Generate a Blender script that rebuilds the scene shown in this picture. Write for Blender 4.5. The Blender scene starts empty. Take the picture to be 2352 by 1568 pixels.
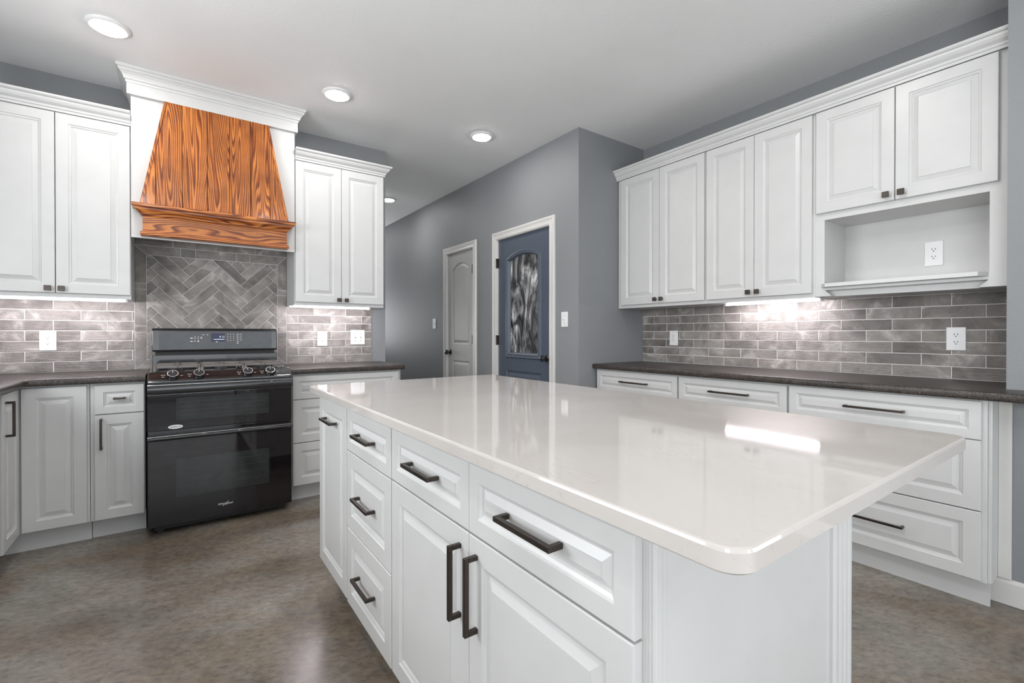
import bpy, bmesh, math, random
from mathutils import Vector, Matrix
R = math.radians
random.seed(7)
sc = bpy.context.scene
col = sc.collection

# ------------------------------------------------------------------ camera
cam = bpy.data.cameras.new('camera')
cam_o = bpy.data.objects.new('camera', cam); col.objects.link(cam_o)
cam_o.location = (0, 0, 1.15)
cam_o.rotation_euler = (R(90 - 0.30), 0, -R(35.614))
cam.sensor_width = 36.0
cam.lens = 36.0 * 1073.7 / 2352.0
cam.shift_y = -12.0 / 2352.0
cam.clip_start = 0.02
sc.camera = cam_o

# ------------------------------------------------------------------ world, exposure
w = bpy.data.worlds.new('world'); sc.world = w; w.use_nodes = True
wb = w.node_tree.nodes['Background']
wb.inputs[0].default_value = (0.80, 0.90, 1.0, 1); wb.inputs[1].default_value = 1.0
sc.view_settings.view_transform = 'Standard'
sc.view_settings.look = 'None'
sc.view_settings.gamma = 1.0
sc.view_settings.use_curve_mapping = False
sc.view_settings.exposure = 0.34

CAN_STRENGTH = 86.0       # ceiling disc lights
LED_STRENGTH = 135.0       # under-cabinet bars

def area(name, loc, rot, sx, sy, power, color=(1, 1, 1)):
    l = bpy.data.lights.new(name, 'AREA'); l.shape = 'RECTANGLE'; l.size = sx; l.size_y = sy
    l.energy = power; l.color = color
    o = bpy.data.objects.new(name, l); col.objects.link(o)
    o.location = loc; o.rotation_euler = rot
    return o
# unseen area lamps added to fill the room, tilted up to lift the ceiling
FILL_TINT = (0.96, 0.985, 1.0)
area('fill_patio', (0.9, -3.35, 1.15), (R(124), 0, 0), 3.2, 1.6, 27, FILL_TINT)
area('fill_sink', (-1.36, 1.9, 1.62), (R(108), 0, R(-90)), 1.3, 0.95, 33, FILL_TINT)
area('fill_dining', (-1.34, -1.5, 1.35), (R(122), 0, R(-90)), 2.0, 1.4, 64, FILL_TINT)
area('fill_living', (2.82, -2.0, 1.35), (R(118), 0, R(90)), 1.8, 1.4, 46, FILL_TINT)  # added lamp in front of a solid wall, no window here
area('fill_hall', (1.9, 7.9, 1.5), (R(135), 0, R(180)), 0.9, 1.6, 20, FILL_TINT)  # added to brighten the hallway, no opening behind it

# ------------------------------------------------------------------ material helpers
def mat(name):
    m = bpy.data.materials.new(name); m.use_nodes = True
    nt = m.node_tree; b = nt.nodes['Principled BSDF']
    return m, nt, b
def N(nt, t, **kw):
    n = nt.nodes.new(t)
    for k, v in kw.items(): setattr(n, k, v)
    return n
def L(nt, a, b): nt.links.new(a, b)
def ramp(nt, stops, interp='LINEAR'):
    r = N(nt, 'ShaderNodeValToRGB'); r.color_ramp.interpolation = interp
    el = r.color_ramp.elements
    while len(el) < len(stops): el.new(0.5)
    for e, (p, c) in zip(el, stops):
        e.position = p; e.color = (c[0], c[1], c[2], 1) if not isinstance(c, float) else (c, c, c, 1)
    return r
def noise(nt, vec, scale, detail=4, rough=0.55, dist=0.0):
    n = N(nt, 'ShaderNodeTexNoise'); n.inputs['Scale'].default_value = scale
    n.inputs['Detail'].default_value = detail; n.inputs['Roughness'].default_value = rough
    n.inputs['Distortion'].default_value = dist
    if vec is not None: L(nt, vec, n.inputs['Vector'])
    return n
def mapping(nt, vec, scale=(1, 1, 1), loc=(0, 0, 0), rot=(0, 0, 0)):
    m = N(nt, 'ShaderNodeMapping'); m.inputs['Scale'].default_value = scale
    m.inputs['Location'].default_value = loc; m.inputs['Rotation'].default_value = rot
    L(nt, vec, m.inputs['Vector']); return m
def bump(nt, h, b, strength, dist=0.01):
    n = N(nt, 'ShaderNodeBump'); n.inputs['Strength'].default_value = strength
    n.inputs['Distance'].default_value = dist
    L(nt, h, n.inputs['Height']); L(nt, n.outputs[0], b.inputs['Normal']); return n
def simple(name, c, rough=0.5, metal=0.0, coat=0.0, var=0.0):
    m, nt, b = mat(name)
    b.inputs['Base Color'].default_value = (*c, 1); b.inputs['Roughness'].default_value = rough
    b.inputs['Metallic'].default_value = metal; b.inputs['Coat Weight'].default_value = coat
    tc = N(nt, 'ShaderNodeTexCoord')
    n = noise(nt, tc.outputs['Object'], 9, 3)
    v = var if var else 0.02
    r = ramp(nt, [(0.3, tuple(x * (1 - v) for x in c)), (0.7, tuple(min(1, x * (1 + v)) for x in c))])
    L(nt, n.outputs['Fac'], r.inputs[0]); L(nt, r.outputs[0], b.inputs['Base Color'])
    return m
def plaster(name, c, scale, strength, rough=0.75):
    m, nt, b = mat(name)
    b.inputs['Roughness'].default_value = rough
    tc = N(nt, 'ShaderNodeTexCoord')
    n2 = noise(nt, tc.outputs['Object'], 1.3, 3)
    r = ramp(nt, [(0.3, tuple(x * 0.97 for x in c)), (0.7, tuple(x * 1.03 for x in c))])
    L(nt, n2.outputs['Fac'], r.inputs[0]); L(nt, r.outputs[0], b.inputs['Base Color'])
    n = noise(nt, tc.outputs['Object'], scale, 3, 0.6)
    bump(nt, n.outputs['Fac'], b, strength, 0.004)
    return m
M = {}
M['wall'] = plaster('grey_wall_paint', (0.250, 0.260, 0.270), 120, 0.35, 0.55)
M['ceiling'] = plaster('ceiling_paint', (0.84, 0.84, 0.84), 90, 0.3)
M['white'] = simple('white_cabinet_paint', (0.625, 0.625, 0.618), 0.32)
M['trim'] = simple('white_trim_paint', (0.68, 0.665, 0.645), 0.35)
M['bronze'] = simple('dark_bronze', (0.075, 0.062, 0.054), 0.33, 0.85, var=0.25)
M['plate'] = simple('white_plastic', (0.85, 0.85, 0.85), 0.3)
M['slot'] = simple('dark_slot', (0.02, 0.02, 0.02), 0.5)
M['black'] = simple('black_enamel', (0.012, 0.012, 0.014), 0.08, coat=0.6)
M['black_trim'] = simple('black_trim', (0.02, 0.02, 0.022), 0.16, coat=0.5)
M['iron'] = simple('cast_iron', (0.16, 0.145, 0.135), 0.42, 0.2, var=0.15)
M['chrome'] = simple('bright_ring', (0.75, 0.74, 0.72), 0.22, 1.0)
M['rack'] = simple('dim_rack_behind_glass', (0.05, 0.052, 0.052), 0.3)
M['print'] = simple('white_print', (0.75, 0.76, 0.78), 0.5)
M['ink'] = simple('dark_ink', (0.06, 0.06, 0.07), 0.5)
M['blue_door'] = simple('slate_blue_paint', (0.086, 0.104, 0.136), 0.35)
M['grey_door'] = simple('pale_grey_door_paint', (0.50, 0.50, 0.485), 0.35)

def glassy(name, c, rough=0.03):
    m, nt, b = mat(name)
    b.inputs['Base Color'].default_value = (*c, 1); b.inputs['Roughness'].default_value = rough
    b.inputs['IOR'].default_value = 1.5; b.inputs['Coat Weight'].default_value = 0.0
    b.inputs['Coat Roughness'].default_value = 0.02
    tc = N(nt, 'ShaderNodeTexCoord'); n = noise(nt, tc.outputs['Object'], 14, 4)
    r = ramp(nt, [(0.35, tuple(x * 0.8 for x in c)), (0.65, tuple(x * 1.25 for x in c))])
    L(nt, n.outputs['Fac'], r.inputs[0]); L(nt, r.outputs[0], b.inputs['Base Color'])
    return m
M['oven_glass'] = glassy('black_oven_glass', (0.010, 0.008, 0.009))
M['oven_window'] = glassy('oven_window_glass', (0.022, 0.025, 0.025), 0.06)
M['panel_glass'] = glassy('control_glass', (0.022, 0.024, 0.028), 0.12)

def emis(name, c, s):
    m = bpy.data.materials.new(name); m.use_nodes = True; nt = m.node_tree
    b = nt.nodes['Principled BSDF']
    b.inputs['Base Color'].default_value = (0.8, 0.8, 0.8, 1) if s > 5 else (0.03, 0.03, 0.05, 1)
    b.inputs['Emission Color'].default_value = (*c, 1); b.inputs['Emission Strength'].default_value = s
    return m
M['can'] = emis('ceiling_light_diffuser', (1.0, 0.97, 0.94), CAN_STRENGTH)
M['led'] = emis('led_bar_diffuser', (1.0, 0.93, 0.99), LED_STRENGTH)
M['lcd'] = emis('blue_display', (0.10, 0.11, 0.32), 0.10)
M['lcd_on'] = emis('lit_digits', (0.75, 0.9, 1.0), 0.9)

# polished concrete
m, nt, b = mat('polished_stained_concrete'); M['floor'] = m
tc = N(nt, 'ShaderNodeTexCoord')
mp = mapping(nt, tc.outputs['Object'], (1.0, 1.0, 1.0), rot=(0, 0, R(28)))
mp2 = mapping(nt, mp.outputs[0], (0.78, 1.28, 1))
n1 = noise(nt, mp2.outputs[0], 1.15, 9, 0.60, 0.7)
n2 = noise(nt, mp2.outputs[0], 3.4, 10, 0.68, 0.8)
n3 = noise(nt, mp2.outputs[0], 34, 9, 0.72, 0.3)
r1 = ramp(nt, [(0.30, (0.085, 0.070, 0.054)), (0.43, (0.150, 0.129, 0.105)), (0.52, (0.205, 0.185, 0.160)), (0.60, (0.265, 0.245, 0.218)), (0.72, (0.35, 0.33, 0.30))])
L(nt, n1.outputs['Fac'], r1.inputs[0])
r2 = ramp(nt, [(0.40, (0.0, 0.0, 0.0)), (0.66, (1.0, 1.0, 1.0))]); L(nt, n2.outputs['Fac'], r2.inputs[0])
mx = N(nt, 'ShaderNodeMix', data_type='RGBA', blend_type='MIX')
L(nt, r2.outputs[0], mx.inputs['Factor']); L(nt, r1.outputs[0], mx.inputs[6]); mx.inputs[7].default_value = (0.265, 0.190, 0.122, 1)
sc1 = N(nt, 'ShaderNodeMath', operation='MULTIPLY'); L(nt, r2.outputs[0], sc1.inputs[0]); sc1.inputs[1].default_value = 0.45
L(nt, sc1.outputs[0], mx.inputs['Factor'])
r3 = ramp(nt, [(0.32, (0.42, 0.41, 0.40)), (0.5, (1, 1, 1)), (0.68, (1.45, 1.44, 1.41))]); L(nt, n3.outputs['Fac'], r3.inputs[0])
mx2 = N(nt, 'ShaderNodeMix', data_type='RGBA', blend_type='MULTIPLY'); mx2.inputs['Factor'].default_value = 0.62
L(nt, mx.outputs[2], mx2.inputs[6]); L(nt, r3.outputs[0], mx2.inputs[7])
L(nt, mx2.outputs[2], b.inputs['Base Color'])
rr = ramp(nt, [(0.3, 0.09), (0.7, 0.24)]); L(nt, n2.outputs['Fac'], rr.inputs[0]); L(nt, rr.outputs[0], b.inputs['Roughness'])
b.inputs['IOR'].default_value = 1.5
bump(nt, n3.outputs['Fac'], b, 0.10, 0.004)

# white quartz
m, nt, b = mat('white_veined_quartz'); M['quartz'] = m
tc = N(nt, 'ShaderNodeTexCoord')
n1 = noise(nt, tc.outputs['Object'], 2.2, 6, 0.6, 0.6)
r1 = ramp(nt, [(0.35, (0.535, 0.500, 0.473)), (0.65, (0.585, 0.550, 0.523))]); L(nt, n1.outputs['Fac'], r1.inputs[0])
mp = mapping(nt, tc.outputs['Object'], (3.4, 1.4, 1.8), rot=(0, 0, R(38)))
n2 = noise(nt, mp.outputs[0], 5.0, 3, 0.55, 1.4)
sub = N(nt, 'ShaderNodeMath', operation='SUBTRACT'); L(nt, n2.outputs['Fac'], sub.inputs[0]); sub.inputs[1].default_value = 0.5
ab = N(nt, 'ShaderNodeMath', operation='ABSOLUTE'); L(nt, sub.outputs[0], ab.inputs[0])
rv = ramp(nt, [(0.0, 1.0), (0.009, 0.0)]); L(nt, ab.outputs[0], rv.inputs[0])
n4 = noise(nt, tc.outputs['Object'], 4.0, 3, 0.5); rm = ramp(nt, [(0.50, 0.0), (0.66, 0.42)]); L(nt, n4.outputs['Fac'], rm.inputs[0])
mu = N(nt, 'ShaderNodeMath', operation='MULTIPLY'); L(nt, rv.outputs[0], mu.inputs[0]); L(nt, rm.outputs[0], mu.inputs[1])
mx = N(nt, 'ShaderNodeMix', data_type='RGBA'); L(nt, mu.outputs[0], mx.inputs['Factor']); L(nt, r1.outputs[0], mx.inputs[6]); mx.inputs[7].default_value = (0.36, 0.33, 0.30, 1)
L(nt, mx.outputs[2], b.inputs['Base Color']); b.inputs['Roughness'].default_value = 0.045
b.inputs['IOR'].default_value = 1.55

# dark laminate
m, nt, b = mat('dark_brown_laminate'); M['laminate'] = m
tc = N(nt, 'ShaderNodeTexCoord')
n1 = noise(nt, tc.outputs['Object'], 150, 5, 0.7); n2 = noise(nt, tc.outputs['Object'], 22, 5, 0.6)
r1 = ramp(nt, [(0.38, (0.022, 0.018, 0.015)), (0.52, (0.048, 0.039, 0.034)), (0.68, (0.13, 0.108, 0.094))]); L(nt, n1.outputs['Fac'], r1.inputs[0])
r2 = ramp(nt, [(0.3, (0.6, 0.6, 0.6)), (0.7, (1.3, 1.25, 1.2))]); L(nt, n2.outputs['Fac'], r2.inputs[0])
mx = N(nt, 'ShaderNodeMix', data_type='RGBA', blend_type='MULTIPLY'); mx.inputs['Factor'].default_value = 1
L(nt, r1.outputs[0], mx.inputs[6]); L(nt, r2.outputs[0], mx.inputs[7]); L(nt, mx.outputs[2], b.inputs['Base Color'])
b.inputs['Roughness'].default_value = 0.34; bump(nt, n1.outputs['Fac'], b, 0.12, 0.002)

# weathered porcelain brick, tone per tile from the face attribute "tone"
m, nt, b = mat('weathered_grey_brick_tile'); M['tile'] = m
tc = N(nt, 'ShaderNodeTexCoord'); at = N(nt, 'ShaderNodeAttribute'); at.attribute_name = 'tone'
cmb = N(nt, 'ShaderNodeVectorMath', operation='MULTIPLY_ADD')
L(nt, at.outputs['Vector'], cmb.inputs[0]); cmb.inputs[1].default_value = (37, 53, 71); L(nt, tc.outputs['Object'], cmb.inputs[2])
n1 = noise(nt, cmb.outputs[0], 7, 8, 0.62, 0.8)
mps = mapping(nt, cmb.outputs[0], (1, 1, 5)); n2 = noise(nt, mps.outputs[0], 26, 6, 0.6)
r1 = ramp(nt, [(0.30, (0.115, 0.105, 0.097)), (0.45, (0.190, 0.176, 0.164)), (0.56, (0.245, 0.230, 0.216)), (0.68, (0.43, 0.412, 0.395))]); L(nt, n1.outputs['Fac'], r1.inputs[0])
rt = ramp(nt, [(0.0, (0.92, 0.91, 0.895)), (1.0, (1.48, 1.465, 1.44))]); L(nt, at.outputs['Fac'], rt.inputs[0])
mx = N(nt, 'ShaderNodeMix', data_type='RGBA', blend_type='MULTIPLY'); mx.inputs['Factor'].default_value = 1
L(nt, r1.outputs[0], mx.inputs[6]); L(nt, rt.outputs[0], mx.inputs[7])
L(nt, mx.outputs[2], b.inputs['Base Color'])
rr = ramp(nt, [(0.3, 0.28), (0.7, 0.5)]); L(nt, n1.outputs['Fac'], rr.inputs[0]); L(nt, rr.outputs[0], b.inputs['Roughness'])
bump(nt, n2.outputs['Fac'], b, 0.7, 0.008)
M['grout'] = simple('pale_grout', (0.80, 0.785, 0.77), 0.8)

# stained pine: grain contours stretched along one axis
def pine(name, stretch_axis, scale_across, scale_along, seed, bands=15, linear=60):
    m, nt, b = mat(name)
    tc = N(nt, 'ShaderNodeTexCoord'); at = N(nt, 'ShaderNodeAttribute'); at.attribute_name = 'tone'
    v = N(nt, 'ShaderNodeVectorMath', operation='MULTIPLY_ADD')
    L(nt, at.outputs['Vector'], v.inputs[0]); v.inputs[1].default_value = (31, 17, 23); L(nt, tc.outputs['Object'], v.inputs[2])
    s = [scale_across] * 3; s[stretch_axis] = scale_along
    mp = mapping(nt, v.outputs[0], tuple(s), loc=(seed, seed, seed))
    n = noise(nt, mp.outputs[0], 1.0, 1.0, 0.4, 0.10)
    sp = N(nt, 'ShaderNodeSeparateXYZ'); L(nt, tc.outputs['Object'], sp.inputs[0])
    lin = N(nt, 'ShaderNodeMath', operation='MULTIPLY'); L(nt, sp.outputs[0 if stretch_axis == 2 else 2], lin.inputs[0]); lin.inputs[1].default_value = linear
    mu = N(nt, 'ShaderNodeMath', operation='MULTIPLY_ADD'); L(nt, n.outputs['Fac'], mu.inputs[0]); mu.inputs[1].default_value = bands; L(nt, lin.outputs[0], mu.inputs[2])
    fr = N(nt, 'ShaderNodeMath', operation='FRACT'); L(nt, mu.outputs[0], fr.inputs[0])
    r = ramp(nt, [(0.0, (0.58, 0.215, 0.048)), (0.34, (0.53, 0.180, 0.036)), (0.54, (0.32, 0.080, 0.014)), (0.80, (0.120, 0.025, 0.006)), (1.0, (0.42, 0.135, 0.026))])
    L(nt, fr.outputs[0], r.inputs[0])
    s2 = [190] * 3; s2[stretch_axis] = 5
    mp2 = mapping(nt, v.outputs[0], tuple(s2)); nf = noise(nt, mp2.outputs[0], 1.0, 3, 0.6)
    rf = ramp(nt, [(0.25, (0.72, 0.68, 0.66)), (0.7, (1.2, 1.18, 1.15))]); L(nt, nf.outputs['Fac'], rf.inputs[0])
    mx = N(nt, 'ShaderNodeMix', data_type='RGBA', blend_type='MULTIPLY'); mx.inputs['Factor'].default_value = 0.8
    L(nt, r.outputs[0], mx.inputs[6]); L(nt, rf.outputs[0], mx.inputs[7])
    nb = noise(nt, v.outputs[0], 6, 3); rb = ramp(nt, [(0.35, (0.72, 0.68, 0.62)), (0.6, (1.1, 1.1, 1.08))]); L(nt, nb.outputs['Fac'], rb.inputs[0])
    mx3 = N(nt, 'ShaderNodeMix', data_type='RGBA', blend_type='MULTIPLY'); mx3.inputs['Factor'].default_value = 0.8
    L(nt, mx.outputs[2], mx3.inputs[6]); L(nt, rb.outputs[0], mx3.inputs[7])
    L(nt, mx3.outputs[2], b.inputs['Base Color'])
    b.inputs['Roughness'].default_value = 0.30; b.inputs['Coat Weight'].default_value = 0.25; b.inputs['Coat Roughness'].default_value = 0.12
    bump(nt, nf.outputs['Fac'], b, 0.12, 0.002)
    return m
M['pine_v'] = pine('stained_pine_vertical', 2, 13.0, 1.0, 3.1, 17, 48)
M['pine_h'] = pine('stained_pine_horizontal', 0, 11.0, 2.4, 8.7, 9, 50)

# swirled textured glass of the blue door, its reflections put into the base colour
m, nt, b = mat('swirled_textured_glass'); M['swirl'] = m
tc = N(nt, 'ShaderNodeTexCoord')
mp = mapping(nt, tc.outputs['Object'], (3.0, 6.5, 2.4), rot=(R(38), 0, 0))
n1 = noise(nt, mp.outputs[0], 1.5, 6, 0.58, 1.3)
r1 = ramp(nt, [(0.34, (0.020, 0.020, 0.021)), (0.46, (0.070, 0.071, 0.073)), (0.56, (0.26, 0.26, 0.265)), (0.68, (0.80, 0.80, 0.81))]); L(nt, n1.outputs['Fac'], r1.inputs[0])
L(nt, r1.outputs[0], b.inputs['Base Color']); b.inputs['Roughness'].default_value = 0.10
bump(nt, n1.outputs['Fac'], b, 0.35, 0.01)

# ------------------------------------------------------------------ geometry helpers
def BM(): return bmesh.new()
def box(bm, x0, x1, y0, y1, z0, z1):
    v = [bm.verts.new(p) for p in ((x0, y0, z0), (x1, y0, z0), (x1, y1, z0), (x0, y1, z0), (x0, y0, z1), (x1, y0, z1), (x1, y1, z1), (x0, y1, z1))]
    for f in ((0, 3, 2, 1), (4, 5, 6, 7), (0, 1, 5, 4), (1, 2, 6, 5), (2, 3, 7, 6), (3, 0, 4, 7)):
        bm.faces.new([v[i] for i in f])
    return v
def prism(bm, pts, axis, a0, a1):
    """extrude a 2D polygon; axis 0: pts=(y,z) along x; 1: pts=(x,z) along y; 2: pts=(x,y) along z"""
    def P(p, a):
        return {0: (a, p[0], p[1]), 1: (p[0], a, p[1]), 2: (p[0], p[1], a)}[axis]
    A = [bm.verts.new(P(p, a0)) for p in pts]; B = [bm.verts.new(P(p, a1)) for p in pts]
    n = len(pts)
    bm.faces.new(A); bm.faces.new(B[::-1])
    for i in range(n): bm.faces.new((A[i], B[i], B[(i + 1) % n], A[(i + 1) % n]))
def cyl(bm, c, r0, r1, h, axis=2, seg=24, mtx=None):
    vs = []
    for (r, a) in ((r0, 0), (r1, h)):
        ring = []
        for i in range(seg):
            t = 2 * math.pi * i / seg; p = [r * math.cos(t), r * math.sin(t), a]
            if axis == 0: p = [p[2], p[0], p[1]]
            if axis == 1: p = [p[0], p[2], p[1]]
            v = Vector(p)
            if mtx: v = mtx @ v
            ring.append(bm.verts.new(v + Vector(c)))
        vs.append(ring)
    bm.faces.new(vs[0]); bm.faces.new(vs[1][::-1])
    for i in range(seg): bm.faces.new((vs[0][i], vs[1][i], vs[1][(i + 1) % seg], vs[0][(i + 1) % seg]))
def lathe(bm, prof, c, axis='y-', seg=28):
    """prof = [(r, t)], t measured along the axis direction from c"""
    d = {'y-': (0, -1, 0), 'x-': (-1, 0, 0), 'z-': (0, 0, -1), 'z+': (0, 0, 1)}[axis]
    d = Vector(d); u = Vector((0, 0, 1)) if axis[0] != 'z' else Vector((1, 0, 0)); wv = d.cross(u)
    rings = []
    for r, t in prof:
        rings.append([bm.verts.new(Vector(c) + d * t + (u * math.cos(2 * math.pi * i / seg) + wv * math.sin(2 * math.pi * i / seg)) * max(r, 1e-4)) for i in range(seg)])
    for a, b2 in zip(rings, rings[1:]):
        for i in range(seg): bm.faces.new((a[i], a[(i + 1) % seg], b2[(i + 1) % seg], b2[i]))
    bm.faces.new(rings[0]); bm.faces.new(rings[-1][::-1])
def obj(name, bm, m, parent=None, bevel=0.0, seg=2, smooth=False):
    bmesh.ops.recalc_face_normals(bm, faces=bm.faces)
    me = bpy.data.meshes.new(name); bm.to_mesh(me); bm.free()
    me.materials.append(m)
    o = bpy.data.objects.new(name, me); col.objects.link(o)
    if parent: o.parent = parent
    if bevel:
        md = o.modifiers.new('bevel', 'BEVEL'); md.width = bevel; md.segments = seg
        md.limit_method = 'ANGLE'; md.angle_limit = R(35)
    if smooth:
        for p in me.polygons: p.use_smooth = True
    return o
def auto_smooth(o, ang=35):
    for p in o.data.polygons: p.use_smooth = True
    o.data.set_sharp_from_angle(angle=R(ang))
def thing(name, label, cat, loc=(0, 0, 0), rotz=0.0, group=None):
    o = bpy.data.objects.new(name, None); col.objects.link(o)
    o.location = loc; o.rotation_euler = (0, 0, rotz); o['label'] = label; o['category'] = cat
    if group: o['group'] = group
    return o
def tag(o, label, cat, group=None):
    o['label'] = label; o['category'] = cat
    if group: o['group'] = group
    return o
def struct(name, bm, m, parent=None, bevel=0.0):
    o = obj(name, bm, m, parent, bevel)
    if not parent: o['kind'] = 'structure'
    return o
def cbox(*a):
    bm = BM(); box(bm, *a); return bm

# ------------------------------------------------------------------ room shell
H = 2.743
XW, XD, XP = 3.291, 2.52, 2.87          # recess wall, door wall, near pillar wall
YJ, YR = 2.636, 3.975                  # jog wall, range wall
YP = 0.392
bm = cbox(-1.4, 4.2, -3.6, 8.2, -0.1, 0.0); struct('floor', bm, M['floor'])
bm = cbox(-1.4, 4.2, -3.6, 8.2, H, H + 0.1); struct('ceiling', bm, M['ceiling'])
bm = cbox(-1.42, 1.482, YR, YR + 0.12, 0, H); box(bm, 1.36, 1.482, YR + 0.12, 8.1, 0, H); struct('wall_range', bm, M['wall'])
bm = BM()   # left wall with two unseen window openings added for the light
for a in ((-3.6, -2.5, 0, H), (-0.5, 1.22, 0, H), (2.58, 8.2, 0, H), (1.22, 2.58, 0, 1.12), (1.22, 2.58, 2.12, H), (-2.5, -0.5, 0, 0.65), (-2.5, -0.5, 2.1, H)):
    box(bm, -1.42, -1.30, a[0], a[1], a[2], a[3])
struct('wall_left', bm, M['wall'])
bm = cbox(XW, XW + 0.12, YP - 0.3, YJ + 0.2, 0, H); struct('wall_right', bm, M['wall'])
bm = cbox(XP, XW, -3.6, YP, 0, H); struct('wall_right_near', bm, M['wall'])
# door wall with the two openings
D1 = (2.978, 3.762); D2 = (4.214, 4.796); DH = 2.052
bm = BM()
for a in ((YJ, D1[0]), (D1[1], D2[0]), (D2[1], 8.2)): box(bm, XD, XD + 0.13, a[0], a[1], 0, H)
for a in (D1, D2): box(bm, XD, XD + 0.13, a[0], a[1], DH, H)
box(bm, XD + 0.13, XW, YJ, YJ + 0.12, 0, H)
struct('wall_doors', bm, M['wall'])
bm = cbox(1.36, 4.2, 8.1, 8.2, 0, H); struct('wall_corridor_end', bm, M['wall'])
bm = cbox(XD + 0.75, XD + 0.8, 2.76, 8.1, 0, H); struct('wall_closets', bm, M['wall'])
bm = BM()   # back wall with an unseen patio opening added for the light
for a in ((-1.42, -0.72, 0, H), (2.52, 4.2, 0, H), (-0.72, 2.52, 2.40, H)):
    box(bm, a[0], a[1], -3.62, -3.5, a[2], a[3])
struct('wall_back', bm, M['wall'])
# frames of the added windows (behind the camera / out of frame, beside the fill lamps)
def window_frame(name, bmf):
    r = bpy.data.objects.new(name, None); col.objects.link(r); r['kind'] = 'structure'
    obj('window_frame', bmf, M['trim'], r); return r
bm = BM()
for x in (-0.72, 0.88, 2.46): box(bm, x, x + 0.06, -3.6, -3.52, 0, 2.4)
for z in (0, 2.34): box(bm, -0.66, 2.46, -3.6, -3.52, z, z + 0.06)
window_frame('added_window_1', bm)
bm = BM()
for y in (1.22, 1.88, 2.54): box(bm, -1.40, -1.33, y, y + 0.04, 1.12, 2.12)
for z in (1.12, 2.08): box(bm, -1.40, -1.33, 1.26, 2.54, z, z + 0.04)
window_frame('added_window_2', bm)
bm = BM()
for y in (-2.5, -1.52, -0.54): box(bm, -1.41, -1.36, y, y + 0.04, 0.65, 2.1)
for z in (0.65, 2.06): box(bm, -1.41, -1.36, -2.46, -0.54, z, z + 0.04)
window_frame('added_window_3', bm)

# baseboards
def base(name, pts_bm): struct(name, pts_bm, M['trim'], bevel=0.003)
bm = BM(); prism(bm, [(XP, 0), (XP - 0.014, 0), (XP - 0.014, 0.095), (XP - 0.008, 0.108), (XP, 0.110)], 1, -3.5, 0.46); base('baseboard_right', bm)
bm = BM()
for a in ((YJ, D1[0] - 0.075), (D1[1] + 0.08, D2[0] - 0.075), (D2[1] + 0.08, 8.1)): box(bm, XD - 0.014, XD, a[0], a[1], 0, 0.108)
base('baseboard_doors', bm)

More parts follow.
